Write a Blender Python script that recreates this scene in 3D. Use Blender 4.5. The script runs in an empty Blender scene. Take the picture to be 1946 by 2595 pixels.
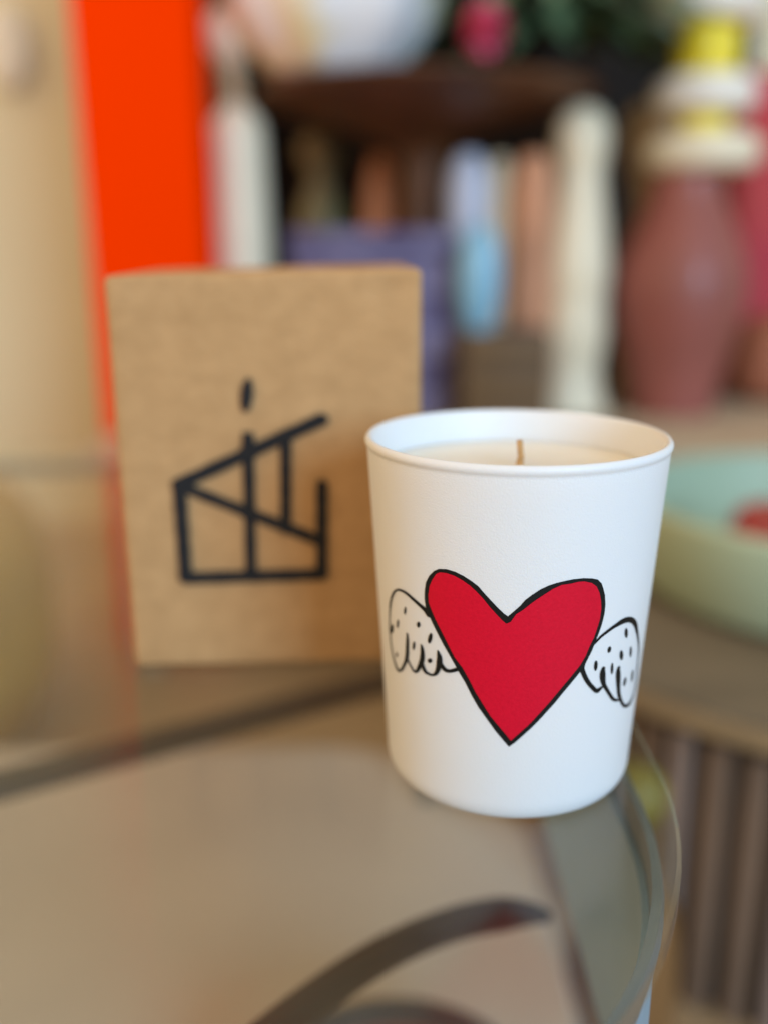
import bpy, bmesh, math, random
from mathutils import Vector, Matrix, noise
random.seed(7)
S = bpy.context.scene
COL = S.collection
rad_ = math.radians

# ------------------------------------------------------------------ camera
F_PX, PITCH, CAM_Z, ROLL = 2400.0, rad_(15.5), 0.14, rad_(0.3)
def from_photo(px, py, y):
    """world x,z of what the photo shows at (px,py) if it stands at distance y"""
    a, b = px - 973, py - 1297.5
    a, b = a*math.cos(ROLL) - b*math.sin(ROLL), a*math.sin(ROLL) + b*math.cos(ROLL)
    r = Vector((a/F_PX, math.cos(PITCH) - b/F_PX*math.sin(PITCH), -math.sin(PITCH) - b/F_PX*math.cos(PITCH)))
    t = y / r.y
    return r.x*t, CAM_Z + r.z*t
def scale_at(y, z):
    return (y*math.cos(PITCH) - (z - CAM_Z)*math.sin(PITCH)) / F_PX

# ------------------------------------------------------------------ helpers
def tag(o, label=None, cat=None, group=None, kind=None):
    if label: o['label'] = label
    if cat: o['category'] = cat
    if group: o['group'] = group
    if kind: o['kind'] = kind
    return o
def empty(name, loc, label, cat, rz=0.0, group=None):
    o = bpy.data.objects.new(name, None); COL.objects.link(o)
    o.location = loc; o.rotation_euler = (0, 0, rz); o.empty_display_size = .01
    return tag(o, label, cat, group)
def obj(name, bm, m, parent=None, smooth=True, loc=None):
    me = bpy.data.meshes.new(name); bm.normal_update(); bm.to_mesh(me); bm.free()
    for p in me.polygons: p.use_smooth = smooth
    me.materials.append(m)
    o = bpy.data.objects.new(name, me); COL.objects.link(o)
    if parent: o.parent = parent
    if loc: o.location = loc
    return o
def lathe(bm, prof, c=(0, 0, 0), n=64, close_bottom=True, close_top=True, lobes=0, amp=0):
    rings = []
    for r, z in prof:
        ring = []
        for k in range(n):
            a = 2*math.pi*k/n
            rr = r*(1 + (amp*math.cos(lobes*a) if lobes else 0))
            ring.append(bm.verts.new((c[0] + rr*math.cos(a), c[1] + rr*math.sin(a), c[2] + z)))
        rings.append(ring)
    for A, B in zip(rings, rings[1:]):
        for k in range(n):
            bm.faces.new((A[k], A[(k+1) % n], B[(k+1) % n], B[k]))
    if close_bottom: bm.faces.new(rings[0][::-1])
    if close_top: bm.faces.new(rings[-1])
    return bm
def spline(pts, k=6):
    """smooth a coarse profile (Catmull-Rom)"""
    P = [Vector(p) for p in pts]
    P = [2*P[0] - P[1]] + P + [2*P[-1] - P[-2]]
    out = []
    for i in range(1, len(P) - 2):
        a, b, c, d = P[i-1:i+3]
        for j in range(k):
            t = j/k
            out.append(.5*((2*b) + (c - a)*t + (2*a - 5*b + 4*c - d)*t*t + (3*b - a - 3*c + d)*t**3))
    out.append(P[-2])
    return [(max(p[0], .0005), p[1]) for p in out]
def box(bm, x0, x1, y0, y1, z0, z1, bev=0, seg=3):
    g = bmesh.ops.create_cube(bm, size=1)['verts']
    for v in g:
        v.co = Vector(((x0+x1)/2 + v.co.x*(x1-x0), (y0+y1)/2 + v.co.y*(y1-y0), (z0+z1)/2 + v.co.z*(z1-z0)))
    if bev:
        es = list({e for v in g for e in v.link_edges})
        bmesh.ops.bevel(bm, geom=es, offset=bev, segments=seg, affect='EDGES', profile=.5)
    return bm
def tube(bm, pts, r, n=16, cap=True):
    pts = [Vector(p) for p in pts]; rs = r if isinstance(r, (list, tuple)) else [r]*len(pts)
    rings = []; up = Vector((0, 0, 1))
    for i, p in enumerate(pts):
        t = (pts[min(i+1, len(pts)-1)] - pts[max(i-1, 0)]).normalized()
        u = t.cross(up if abs(t.dot(up)) < .95 else Vector((1, 0, 0))).normalized(); v = t.cross(u)
        rings.append([bm.verts.new(p + rs[i]*(math.cos(2*math.pi*k/n)*u + math.sin(2*math.pi*k/n)*v)) for k in range(n)])
    for A, B in zip(rings, rings[1:]):
        for k in range(n): bm.faces.new((A[k], A[(k+1) % n], B[(k+1) % n], B[k]))
    if cap: bm.faces.new(rings[0][::-1]); bm.faces.new(rings[-1])
    bmesh.ops.recalc_face_normals(bm, faces=bm.faces)
    return bm

# ------------------------------------------------------------------ materials
def mat(name, col, rough=.5, spec=.5, var=.0, vscale=20., bump=0., bscale=100., bdist=.001, metal=0., col2=None,
        sss=0., coat=0., stretch=None, thresh=None, trans=0.):
    m = bpy.data.materials.new(name); m.use_nodes = True
    nt = m.node_tree; N = nt.nodes; L = nt.links; b = N['Principled BSDF']
    b.inputs['Base Color'].default_value = (*col, 1); b.inputs['Roughness'].default_value = rough
    b.inputs['Specular IOR Level'].default_value = spec; b.inputs['Metallic'].default_value = metal
    b.inputs['Coat Weight'].default_value = coat
    b.inputs['Transmission Weight'].default_value = trans
    if sss:
        b.inputs['Subsurface Weight'].default_value = sss
        b.inputs['Subsurface Radius'].default_value = (.004, .003, .002); b.inputs['Subsurface Scale'].default_value = 1
    tc = N.new('ShaderNodeTexCoord'); src = tc.outputs['Object']
    if stretch:
        mp = N.new('ShaderNodeMapping'); mp.inputs['Scale'].default_value = stretch
        L.new(src, mp.inputs['Vector']); src = mp.outputs['Vector']
    if var or col2:
        n = N.new('ShaderNodeTexNoise'); n.inputs['Scale'].default_value = vscale; n.inputs['Detail'].default_value = 6
        L.new(src, n.inputs['Vector'])
        r = N.new('ShaderNodeValToRGB')
        lo, hi = thresh or (.3, .7)
        r.color_ramp.elements[0].position = lo; r.color_ramp.elements[1].position = hi
        c2 = col2 or tuple(c*(1 - var) for c in col)
        r.color_ramp.elements[0].color = (*c2, 1); r.color_ramp.elements[1].color = (*col, 1)
        L.new(n.outputs['Fac'], r.inputs['Fac']); L.new(r.outputs['Color'], b.inputs['Base Color'])
    if bump:
        n = N.new('ShaderNodeTexNoise'); n.inputs['Scale'].default_value = bscale; n.inputs['Detail'].default_value = 3
        L.new(src, n.inputs['Vector'])
        bp = N.new('ShaderNodeBump'); bp.inputs['Strength'].default_value = bump; bp.inputs['Distance'].default_value = bdist
        L.new(n.outputs['Fac'], bp.inputs['Height']); L.new(bp.outputs['Normal'], b.inputs['Normal'])
    return m

# coordinates of the printed emblem on the vessel: (degrees round from the front, mm above the table)
HEART_OUT = [(-42.15, 60.39), (-41.44, 62.67), (-39.75, 64.65), (-37.41, 66.26), (-35.21, 67.06), (-32.06, 67.36), (-28.73, 67.11), (-25.51, 66.39), (-22.36, 65.33), (-19.88, 64.23), (-17.41, 62.44), (-14.95, 60.78), (-12.49, 59.14), (-10.34, 57.84), (-8.99, 57.25), (-7.06, 58.51), (-4.76, 60.04), (-3.06, 61.54), (-0.77, 62.81), (2.1, 64.18), (5.01, 65.12), (7.99, 65.7), (11.04, 66.07), (14.17, 66.31), (18.09, 66.29), (21.56, 65.96), (24.14, 65.42), (26.05, 64.25), (27.07, 62.87), (28.21, 61.03), (28.94, 58.58), (28.98, 55.98), (28.28, 53.46), (27.44, 51.6), (26.24, 49.56), (24.78, 46.86), (23.21, 44.83), (21.66, 42.78), (19.34, 41.01), (16.4, 38.82), (13.19, 36.37), (10.67, 34.27), (7.51, 31.92), (4.36, 29.51), (1.2, 27.25), (-1.99, 25.16), (-4.56, 23.47), (-6.97, 22.12), (-9.26, 23.76), (-12.71, 26.36), (-16.14, 29.34), (-19.56, 32.25), (-22.31, 35.16), (-25.05, 38.48), (-28.16, 41.46), (-30.6, 44.05), (-33.44, 46.76), (-35.96, 49.27), (-38.52, 51.97), (-40.75, 54.48), (-42.02, 56.26), (-42.37, 58.39)]
HEART_IN = [(-40.23, 59.81), (-39.57, 62.04), (-38.2, 63.92), (-36.48, 65.61), (-34.85, 66.24), (-32.16, 66.41), (-28.87, 66.08), (-25.67, 65.24), (-22.85, 64.17), (-20.69, 62.98), (-18.22, 61.41), (-15.74, 59.46), (-13.25, 57.69), (-11.07, 56.21), (-9.51, 55.37), (-7.98, 55.89), (-6.09, 57.92), (-3.75, 59.03), (-1.46, 60.4), (0.86, 61.66), (3.76, 63.01), (6.7, 64.29), (9.73, 65.15), (13.1, 65.28), (16.26, 65.57), (18.52, 65.48), (21.62, 64.81), (23.81, 63.73), (25.4, 61.94), (26.48, 59.72), (26.97, 57.54), (26.84, 54.99), (26.06, 52.93), (24.98, 50.45), (23.43, 48.44), (21.97, 45.95), (19.79, 43.54), (17.2, 41.57), (14.0, 39.15), (10.85, 36.66), (7.74, 34.11), (4.62, 31.71), (0.87, 28.79), (-2.93, 26.24), (-6.33, 23.95), (-7.76, 25.14), (-11.19, 27.76), (-14.58, 30.29), (-17.98, 33.67), (-20.69, 36.36), (-23.4, 39.68), (-26.14, 42.52), (-29.24, 44.79), (-31.66, 47.56), (-34.47, 50.7), (-37.34, 53.79), (-39.14, 56.14), (-40.21, 57.68)]
LEFT_STROKES = [([(-39.7, 54.98), (-40.13, 55.21), (-40.56, 55.45), (-41.03, 55.7), (-41.57, 55.93), (-42.17, 56.12), (-42.79, 56.28), (-43.42, 56.42), (-44.08, 56.58), (-44.8, 56.78), (-45.57, 56.99), (-46.38, 57.21), (-47.19, 57.42), (-48.01, 57.63), (-48.86, 57.84), (-49.72, 58.04), (-50.55, 58.21), (-51.32, 58.33), (-52.05, 58.43), (-52.78, 58.5), (-53.55, 58.54), (-54.38, 58.54), (-55.25, 58.51), (-56.16, 58.44), (-57.08, 58.3), (-57.97, 58.1), (-58.85, 57.85), (-59.71, 57.53), (-60.54, 57.14), (-61.32, 56.69), (-62.05, 56.19), (-62.72, 55.67), (-63.33, 55.15), (-63.87, 54.65), (-64.35, 54.13), (-64.78, 53.6), (-65.16, 53.05), (-65.49, 52.47), (-65.77, 51.87), (-66.0, 51.25), (-66.21, 50.64), (-66.38, 50.03), (-66.51, 49.43), (-66.63, 48.81), (-66.77, 48.18), (-66.97, 47.52), (-67.2, 46.84), (-67.42, 46.15), (-67.56, 45.48), (-67.59, 44.84), (-67.55, 44.21), (-67.48, 43.6), (-67.42, 42.98), (-67.39, 42.36), (-67.37, 41.73), (-67.32, 41.11), (-67.21, 40.49), (-67.03, 39.89), (-66.81, 39.29), (-66.55, 38.71), (-66.28, 38.17), (-66.0, 37.64), (-65.7, 37.14), (-65.39, 36.67), (-65.05, 36.24), (-64.69, 35.84), (-64.32, 35.48), (-63.92, 35.15), (-63.5, 34.88), (-63.06, 34.63), (-62.59, 34.42), (-62.03, 34.27), (-61.22, 34.24), (-60.12, 34.43), (-59.12, 34.76), (-58.3, 35.13), (-57.58, 35.52), (-56.94, 35.95), (-56.39, 36.42), (-55.89, 36.88), (-55.44, 37.31), (-55.01, 37.69), (-54.59, 38.08), (-54.19, 38.48), (-53.82, 38.9), (-53.48, 39.32), (-53.16, 39.75), (-52.88, 40.22), (-52.65, 40.75), (-52.49, 41.34), (-52.38, 41.97), (-52.3, 42.61), (-52.23, 43.2), (-52.16, 43.74), (-52.1, 44.26), (-52.06, 44.75), (-52.05, 45.23), (-52.09, 45.67), (-52.17, 46.09), (-52.26, 46.48), (-52.35, 46.89)], [(-41.6, 53.95), (-41.97, 54.22), (-42.34, 54.49), (-42.7, 54.74), (-43.09, 54.95), (-43.53, 55.15), (-44.04, 55.32), (-44.63, 55.51), (-45.28, 55.71), (-46.0, 55.93), (-46.76, 56.16), (-47.57, 56.39), (-48.37, 56.61), (-49.19, 56.84), (-50.03, 57.07), (-50.85, 57.28), (-51.63, 57.45), (-52.36, 57.58), (-53.04, 57.68), (-53.71, 57.74), (-54.4, 57.77), (-55.14, 57.78), (-55.9, 57.76), (-56.63, 57.71), (-57.27, 57.62), (-57.84, 57.5), (-58.36, 57.36), (-58.85, 57.18), (-59.34, 56.95), (-59.87, 56.64), (-60.43, 56.23), (-60.99, 55.78), (-61.52, 55.31), (-62.01, 54.85), (-62.47, 54.39), (-62.9, 53.89), (-63.31, 53.37), (-63.7, 52.8), (-64.07, 52.2), (-64.42, 51.58), (-64.73, 50.95), (-65.01, 50.33), (-65.24, 49.71), (-65.44, 49.08), (-65.65, 48.44), (-65.87, 47.77), (-66.08, 47.1), (-66.26, 46.43), (-66.38, 45.77), (-66.41, 45.14), (-66.37, 44.53), (-66.3, 43.91), (-66.24, 43.3), (-66.22, 42.67), (-66.2, 42.05), (-66.15, 41.43), (-66.04, 40.82), (-65.85, 40.23), (-65.61, 39.65), (-65.32, 39.08), (-65.02, 38.55), (-64.7, 38.05), (-64.36, 37.57), (-64.0, 37.12), (-63.61, 36.72), (-63.2, 36.36), (-62.77, 36.03), (-62.32, 35.75), (-61.86, 35.52), (-61.37, 35.32), (-60.89, 35.17), (-60.46, 35.1), (-60.2, 35.11), (-60.17, 35.14), (-60.0, 35.23), (-59.65, 35.42), (-59.26, 35.66), (-58.82, 35.96), (-58.32, 36.35), (-57.82, 36.79), (-57.35, 37.22), (-56.95, 37.6), (-56.61, 37.95), (-56.31, 38.3), (-56.04, 38.67), (-55.78, 39.05), (-55.55, 39.43), (-55.34, 39.84), (-55.15, 40.29), (-54.96, 40.84), (-54.78, 41.47), (-54.62, 42.12), (-54.47, 42.73), (-54.34, 43.28), (-54.22, 43.81), (-54.11, 44.31), (-53.99, 44.8), (-53.87, 45.27), (-53.74, 45.73), (-53.61, 46.18), (-53.49, 46.63)]), ([(-54.5, 39.78), (-54.03, 39.43), (-53.57, 39.07), (-53.11, 38.71), (-52.65, 38.37), (-52.21, 38.05), (-51.78, 37.73), (-51.35, 37.45), (-50.91, 37.21), (-50.46, 37.02), (-49.98, 36.86), (-49.41, 36.77), (-48.57, 36.85), (-47.71, 37.18), (-47.1, 37.56), (-46.62, 37.93), (-46.18, 38.28), (-45.72, 38.66), (-45.24, 39.09), (-44.79, 39.54), (-44.4, 40.0), (-44.07, 40.44), (-43.79, 40.88), (-43.56, 41.35), (-43.39, 41.82), (-43.3, 42.33), (-43.27, 42.83), (-43.29, 43.31), (-43.34, 43.75), (-43.43, 44.13), (-43.55, 44.47), (-43.7, 44.76), (-43.85, 45.01), (-44.03, 45.2), (-44.22, 45.34), (-44.42, 45.45), (-44.61, 45.57)], [(-53.39, 40.24), (-52.96, 39.87), (-52.53, 39.49), (-52.11, 39.12), (-51.68, 38.79), (-51.24, 38.48), (-50.8, 38.18), (-50.37, 37.92), (-49.93, 37.74), (-49.48, 37.61), (-49.05, 37.53), (-48.73, 37.53), (-48.71, 37.56), (-48.8, 37.58), (-48.67, 37.76), (-48.43, 38.07), (-48.14, 38.43), (-47.83, 38.79), (-47.53, 39.18), (-47.24, 39.58), (-46.97, 39.97), (-46.72, 40.35), (-46.49, 40.73), (-46.28, 41.1), (-46.09, 41.49), (-45.91, 41.92), (-45.75, 42.39), (-45.61, 42.86), (-45.51, 43.29), (-45.46, 43.64), (-45.44, 43.97), (-45.44, 44.28), (-45.43, 44.55), (-45.4, 44.77), (-45.37, 44.96), (-45.34, 45.14), (-45.32, 45.33)]), ([(-45.87, 40.12), (-45.51, 39.63), (-45.16, 39.11), (-44.78, 38.62), (-44.32, 38.21), (-43.75, 37.96), (-43.15, 37.83), (-42.57, 37.78), (-42.02, 37.76), (-41.45, 37.74), (-40.82, 37.74), (-40.19, 37.79), (-39.55, 37.88), (-38.93, 38.02), (-38.3, 38.2), (-37.66, 38.47), (-37.04, 38.84), (-36.51, 39.28), (-36.06, 39.78), (-35.68, 40.27), (-35.37, 40.74), (-35.11, 41.18), (-34.91, 41.63), (-34.77, 42.05), (-34.69, 42.45), (-34.66, 42.86), (-34.68, 43.27), (-34.75, 43.66), (-34.86, 44.02), (-35.02, 44.33), (-35.24, 44.57), (-35.45, 44.75), (-35.62, 44.89), (-35.77, 45.02), (-35.91, 45.14), (-36.04, 45.26), (-36.18, 45.38)], [(-44.1, 40.79), (-43.75, 40.29), (-43.4, 39.78), (-43.06, 39.33), (-42.73, 39.01), (-42.44, 38.81), (-42.14, 38.69), (-41.78, 38.61), (-41.34, 38.55), (-40.88, 38.5), (-40.42, 38.48), (-39.97, 38.5), (-39.58, 38.58), (-39.23, 38.71), (-38.93, 38.88), (-38.7, 39.06), (-38.52, 39.26), (-38.33, 39.54), (-38.12, 39.92), (-37.93, 40.34), (-37.78, 40.73), (-37.67, 41.07), (-37.61, 41.41), (-37.55, 41.75), (-37.49, 42.1), (-37.41, 42.46), (-37.32, 42.83), (-37.24, 43.18), (-37.18, 43.48), (-37.15, 43.71), (-37.14, 43.94), (-37.15, 44.17), (-37.15, 44.42), (-37.12, 44.63), (-37.08, 44.82), (-37.03, 44.99), (-36.98, 45.16)]), ([(-36.61, 42.12), (-36.17, 41.71), (-35.73, 41.27), (-35.28, 40.86), (-34.79, 40.52), (-34.28, 40.3), (-33.76, 40.16), (-33.24, 40.1), (-32.72, 40.08), (-32.18, 40.1), (-31.64, 40.16), (-31.09, 40.27), (-30.5, 40.41), (-29.8, 40.6), (-29.05, 40.82), (-28.3, 41.06), (-27.58, 41.28)], [(-35.25, 42.82), (-34.75, 42.44), (-34.24, 42.05), (-33.77, 41.71), (-33.36, 41.46), (-33.05, 41.3), (-32.79, 41.21), (-32.53, 41.15), (-32.23, 41.12), (-31.93, 41.12), (-31.63, 41.15), (-31.25, 41.23), (-30.77, 41.35), (-30.17, 41.53), (-29.49, 41.76), (-28.75, 42.01), (-28.03, 42.26)])]
LEFT_DOTS = [[(-52.76, 53.17), (-53.04, 52.58), (-53.47, 52.11), (-53.92, 51.89), (-54.28, 51.97), (-54.44, 52.34), (-54.36, 52.9), (-54.07, 53.5), (-53.64, 53.96), (-53.19, 54.18), (-52.84, 54.09), (-52.69, 53.72)], [(-58.5, 48.39), (-58.87, 47.69), (-59.37, 47.13), (-59.88, 46.86), (-60.26, 46.96), (-60.39, 47.39), (-60.23, 48.05), (-59.84, 48.75), (-59.33, 49.31), (-58.83, 49.57), (-58.48, 49.47), (-58.36, 49.04)], [(-63.32, 45.87), (-63.83, 45.09), (-64.58, 44.43), (-65.36, 44.08), (-65.96, 44.13), (-66.2, 44.58), (-66.01, 45.31), (-65.44, 46.11), (-64.67, 46.77), (-63.92, 47.11), (-63.37, 47.04), (-63.15, 46.59)], [(-44.93, 50.94), (-45.1, 50.49), (-45.51, 50.11), (-46.04, 49.9), (-46.56, 49.91), (-46.92, 50.15), (-47.03, 50.54), (-46.85, 50.99), (-46.43, 51.38), (-45.9, 51.59), (-45.39, 51.57), (-45.03, 51.33)], [(-39.18, 48.19), (-39.63, 47.41), (-40.25, 46.81), (-40.87, 46.57), (-41.32, 46.75), (-41.47, 47.3), (-41.28, 48.07), (-40.8, 48.85), (-40.18, 49.44), (-39.58, 49.68), (-39.15, 49.5), (-39.0, 48.95)], [(-48.36, 44.49), (-48.64, 43.84), (-49.06, 43.32), (-49.52, 43.08), (-49.89, 43.18), (-50.06, 43.6), (-49.99, 44.22), (-49.7, 44.87), (-49.27, 45.39), (-48.82, 45.63), (-48.46, 45.52), (-48.29, 45.11)], [(-60.84, 39.22), (-61.02, 38.81), (-61.38, 38.45), (-61.82, 38.25), (-62.24, 38.24), (-62.51, 38.44), (-62.55, 38.8), (-62.36, 39.21), (-61.99, 39.57), (-61.54, 39.77), (-61.14, 39.78), (-60.88, 39.57)], [(-39.48, 42.17), (-39.66, 41.81), (-40.11, 41.48), (-40.72, 41.27), (-41.33, 41.25), (-41.77, 41.41), (-41.91, 41.72), (-41.72, 42.09), (-41.25, 42.42), (-40.64, 42.63), (-40.04, 42.65), (-39.62, 42.48)]]
RIGHT_STROKES = [([(25.13, 48.04), (25.58, 48.28), (26.04, 48.52), (26.52, 48.76), (27.0, 49.0), (27.48, 49.24), (27.94, 49.47), (28.41, 49.68), (28.91, 49.89), (29.49, 50.08), (30.13, 50.26), (30.8, 50.44), (31.48, 50.61), (32.15, 50.78), (32.82, 50.94), (33.51, 51.09), (34.2, 51.23), (34.92, 51.34), (35.65, 51.44), (36.41, 51.52), (37.19, 51.6), (38.02, 51.66), (38.85, 51.71), (39.67, 51.73), (40.49, 51.73), (41.34, 51.7), (42.21, 51.65), (43.0, 51.57), (43.66, 51.48), (44.22, 51.36), (44.75, 51.22), (45.22, 51.08), (45.58, 50.97), (45.91, 50.86), (46.37, 50.68), (46.93, 50.42), (47.5, 50.13), (48.02, 49.85), (48.53, 49.52), (49.07, 49.15), (49.63, 48.73), (50.2, 48.29), (50.75, 47.82), (51.3, 47.33), (51.85, 46.85), (52.37, 46.38), (52.88, 45.92), (53.39, 45.45), (53.89, 44.96), (54.4, 44.46), (54.92, 43.96), (55.42, 43.44), (55.9, 42.89), (56.36, 42.3), (56.81, 41.68), (57.22, 41.05), (57.56, 40.42), (57.82, 39.81), (57.99, 39.21), (58.12, 38.6), (58.25, 38.0), (58.38, 37.4), (58.52, 36.79), (58.66, 36.19), (58.8, 35.58), (58.94, 34.98), (59.08, 34.37), (59.22, 33.76), (59.37, 33.14), (59.56, 32.52), (59.77, 31.89), (59.93, 31.27), (59.99, 30.68), (59.9, 30.12), (59.72, 29.58), (59.46, 29.06), (59.13, 28.59), (58.66, 28.18), (58.1, 27.81), (57.48, 27.5), (56.78, 27.24), (56.04, 27.05), (55.28, 26.9), (54.48, 26.82), (53.65, 26.82), (52.7, 26.89), (51.72, 27.02), (50.91, 27.17), (50.54, 27.26), (50.51, 27.28), (50.22, 27.39), (49.66, 27.65), (49.05, 27.98), (48.42, 28.38), (47.79, 28.86), (47.17, 29.37), (46.62, 29.84), (46.17, 30.25), (45.8, 30.61), (45.49, 30.96), (45.2, 31.31), (44.93, 31.68), (44.68, 32.07), (44.45, 32.49), (44.24, 32.97), (44.05, 33.51), (43.88, 34.12), (43.73, 34.74), (43.56, 35.35), (43.39, 35.96), (43.22, 36.59), (43.04, 37.18), (42.85, 37.71), (42.64, 38.14), (42.42, 38.5), (42.19, 38.85), (41.97, 39.21)], [(23.77, 49.09), (24.38, 49.21), (24.99, 49.32), (25.59, 49.44), (26.13, 49.59), (26.61, 49.78), (27.05, 50.0), (27.5, 50.24), (28.01, 50.48), (28.59, 50.7), (29.21, 50.92), (29.85, 51.12), (30.48, 51.32), (31.11, 51.51), (31.76, 51.7), (32.41, 51.88), (33.08, 52.05), (33.76, 52.2), (34.44, 52.35), (35.13, 52.49), (35.82, 52.62), (36.5, 52.77), (37.2, 52.92), (37.95, 53.06), (38.75, 53.17), (39.6, 53.23), (40.51, 53.27), (41.52, 53.26), (42.63, 53.17), (43.81, 53.0), (45.03, 52.74), (46.28, 52.41), (47.57, 51.97), (48.79, 51.45), (49.79, 50.93), (50.57, 50.44), (51.24, 49.97), (51.8, 49.5), (52.2, 49.07), (52.5, 48.68), (52.83, 48.27), (53.22, 47.82), (53.64, 47.35), (54.07, 46.87), (54.48, 46.39), (54.89, 45.93), (55.31, 45.47), (55.72, 45.0), (56.13, 44.52), (56.55, 44.03), (56.96, 43.53), (57.38, 43.02), (57.79, 42.47), (58.2, 41.88), (58.63, 41.25), (59.02, 40.61), (59.34, 39.98), (59.52, 39.38), (59.6, 38.79), (59.64, 38.2), (59.73, 37.61), (59.88, 37.0), (60.04, 36.39), (60.2, 35.78), (60.36, 35.16), (60.52, 34.55), (60.69, 33.93), (60.86, 33.31), (61.03, 32.69), (61.25, 32.06), (61.5, 31.41), (61.7, 30.78), (61.76, 30.17), (61.67, 29.61), (61.45, 29.07), (61.15, 28.56), (60.76, 28.1), (60.41, 27.65), (60.03, 27.21), (59.59, 26.81), (59.09, 26.48), (58.54, 26.19), (57.94, 25.94), (57.23, 25.75), (56.33, 25.65), (55.24, 25.62), (54.01, 25.67), (52.64, 25.8), (51.07, 26.09), (49.46, 26.58), (48.26, 27.1), (47.41, 27.57), (46.66, 28.03), (45.94, 28.54), (45.26, 29.08), (44.66, 29.6), (44.13, 30.07), (43.66, 30.49), (43.22, 30.88), (42.81, 31.29), (42.45, 31.72), (42.16, 32.15), (41.94, 32.56), (41.73, 33.0), (41.49, 33.49), (41.19, 34.07), (40.86, 34.71), (40.53, 35.37), (40.25, 36.01), (40.0, 36.64), (39.77, 37.28), (39.59, 37.89), (39.49, 38.41), (39.49, 38.81), (39.59, 39.13), (39.72, 39.4), (39.83, 39.68)]), ([(43.8, 30.41), (43.23, 30.52), (42.71, 30.62), (42.33, 30.71), (41.99, 30.82), (41.57, 30.97), (41.12, 31.13), (40.73, 31.3), (40.33, 31.5), (39.84, 31.8), (39.25, 32.2), (38.61, 32.67), (37.98, 33.15), (37.36, 33.63), (36.75, 34.12), (36.16, 34.62), (35.6, 35.1), (35.08, 35.55), (34.59, 35.96), (34.21, 36.33), (33.92, 36.68), (33.72, 37.02), (33.59, 37.38), (33.49, 37.74), (33.39, 38.09), (33.3, 38.44), (33.24, 38.79), (33.16, 39.15), (33.07, 39.5), (32.94, 39.82), (32.79, 40.15), (32.63, 40.48), (32.48, 40.82)], [(44.36, 29.79), (43.91, 29.8), (43.45, 29.79), (42.83, 29.84), (42.09, 29.96), (41.34, 30.13), (40.56, 30.36), (39.71, 30.66), (38.86, 31.06), (38.09, 31.51), (37.4, 32.0), (36.77, 32.49), (36.16, 32.96), (35.53, 33.44), (34.9, 33.94), (34.29, 34.43), (33.72, 34.88), (33.18, 35.3), (32.64, 35.72), (32.1, 36.16), (31.6, 36.63), (31.17, 37.11), (30.8, 37.58), (30.49, 38.03), (30.25, 38.47), (30.07, 38.91), (29.95, 39.34), (29.9, 39.73), (29.9, 40.1), (29.98, 40.44), (30.13, 40.74), (30.31, 41.0), (30.48, 41.27)]), ([(31.63, 36.3), (31.12, 36.23), (30.61, 36.17), (30.14, 36.11), (29.7, 36.07), (29.29, 36.01), (29.02, 35.97), (29.05, 35.99), (29.28, 35.96), (29.16, 36.03), (28.74, 36.28), (28.19, 36.64), (27.63, 37.01), (27.08, 37.36), (26.56, 37.7), (26.07, 38.05), (25.61, 38.4), (25.17, 38.79), (24.73, 39.2), (24.32, 39.63), (23.94, 40.02), (23.6, 40.38), (23.3, 40.72), (23.02, 41.06), (22.75, 41.42), (22.49, 41.78), (22.26, 42.12), (22.1, 42.41), (22.03, 42.64), (22.03, 42.84), (22.08, 43.09), (22.16, 43.39), (22.22, 43.71)], [(32.38, 35.79), (32.06, 35.6), (31.74, 35.41), (31.4, 35.22), (31.08, 35.06), (30.81, 34.93), (30.47, 34.79), (29.78, 34.7), (28.75, 34.87), (27.9, 35.23), (27.24, 35.62), (26.66, 36.02), (26.12, 36.38), (25.6, 36.72), (25.05, 37.09), (24.5, 37.49), (23.96, 37.9), (23.43, 38.34), (22.93, 38.79), (22.45, 39.23), (22.03, 39.65), (21.66, 40.05), (21.34, 40.44), (21.05, 40.81), (20.78, 41.16), (20.48, 41.51), (20.17, 41.88), (19.86, 42.29), (19.62, 42.75), (19.51, 43.2), (19.49, 43.6), (19.51, 43.93), (19.5, 44.25)])]
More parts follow.
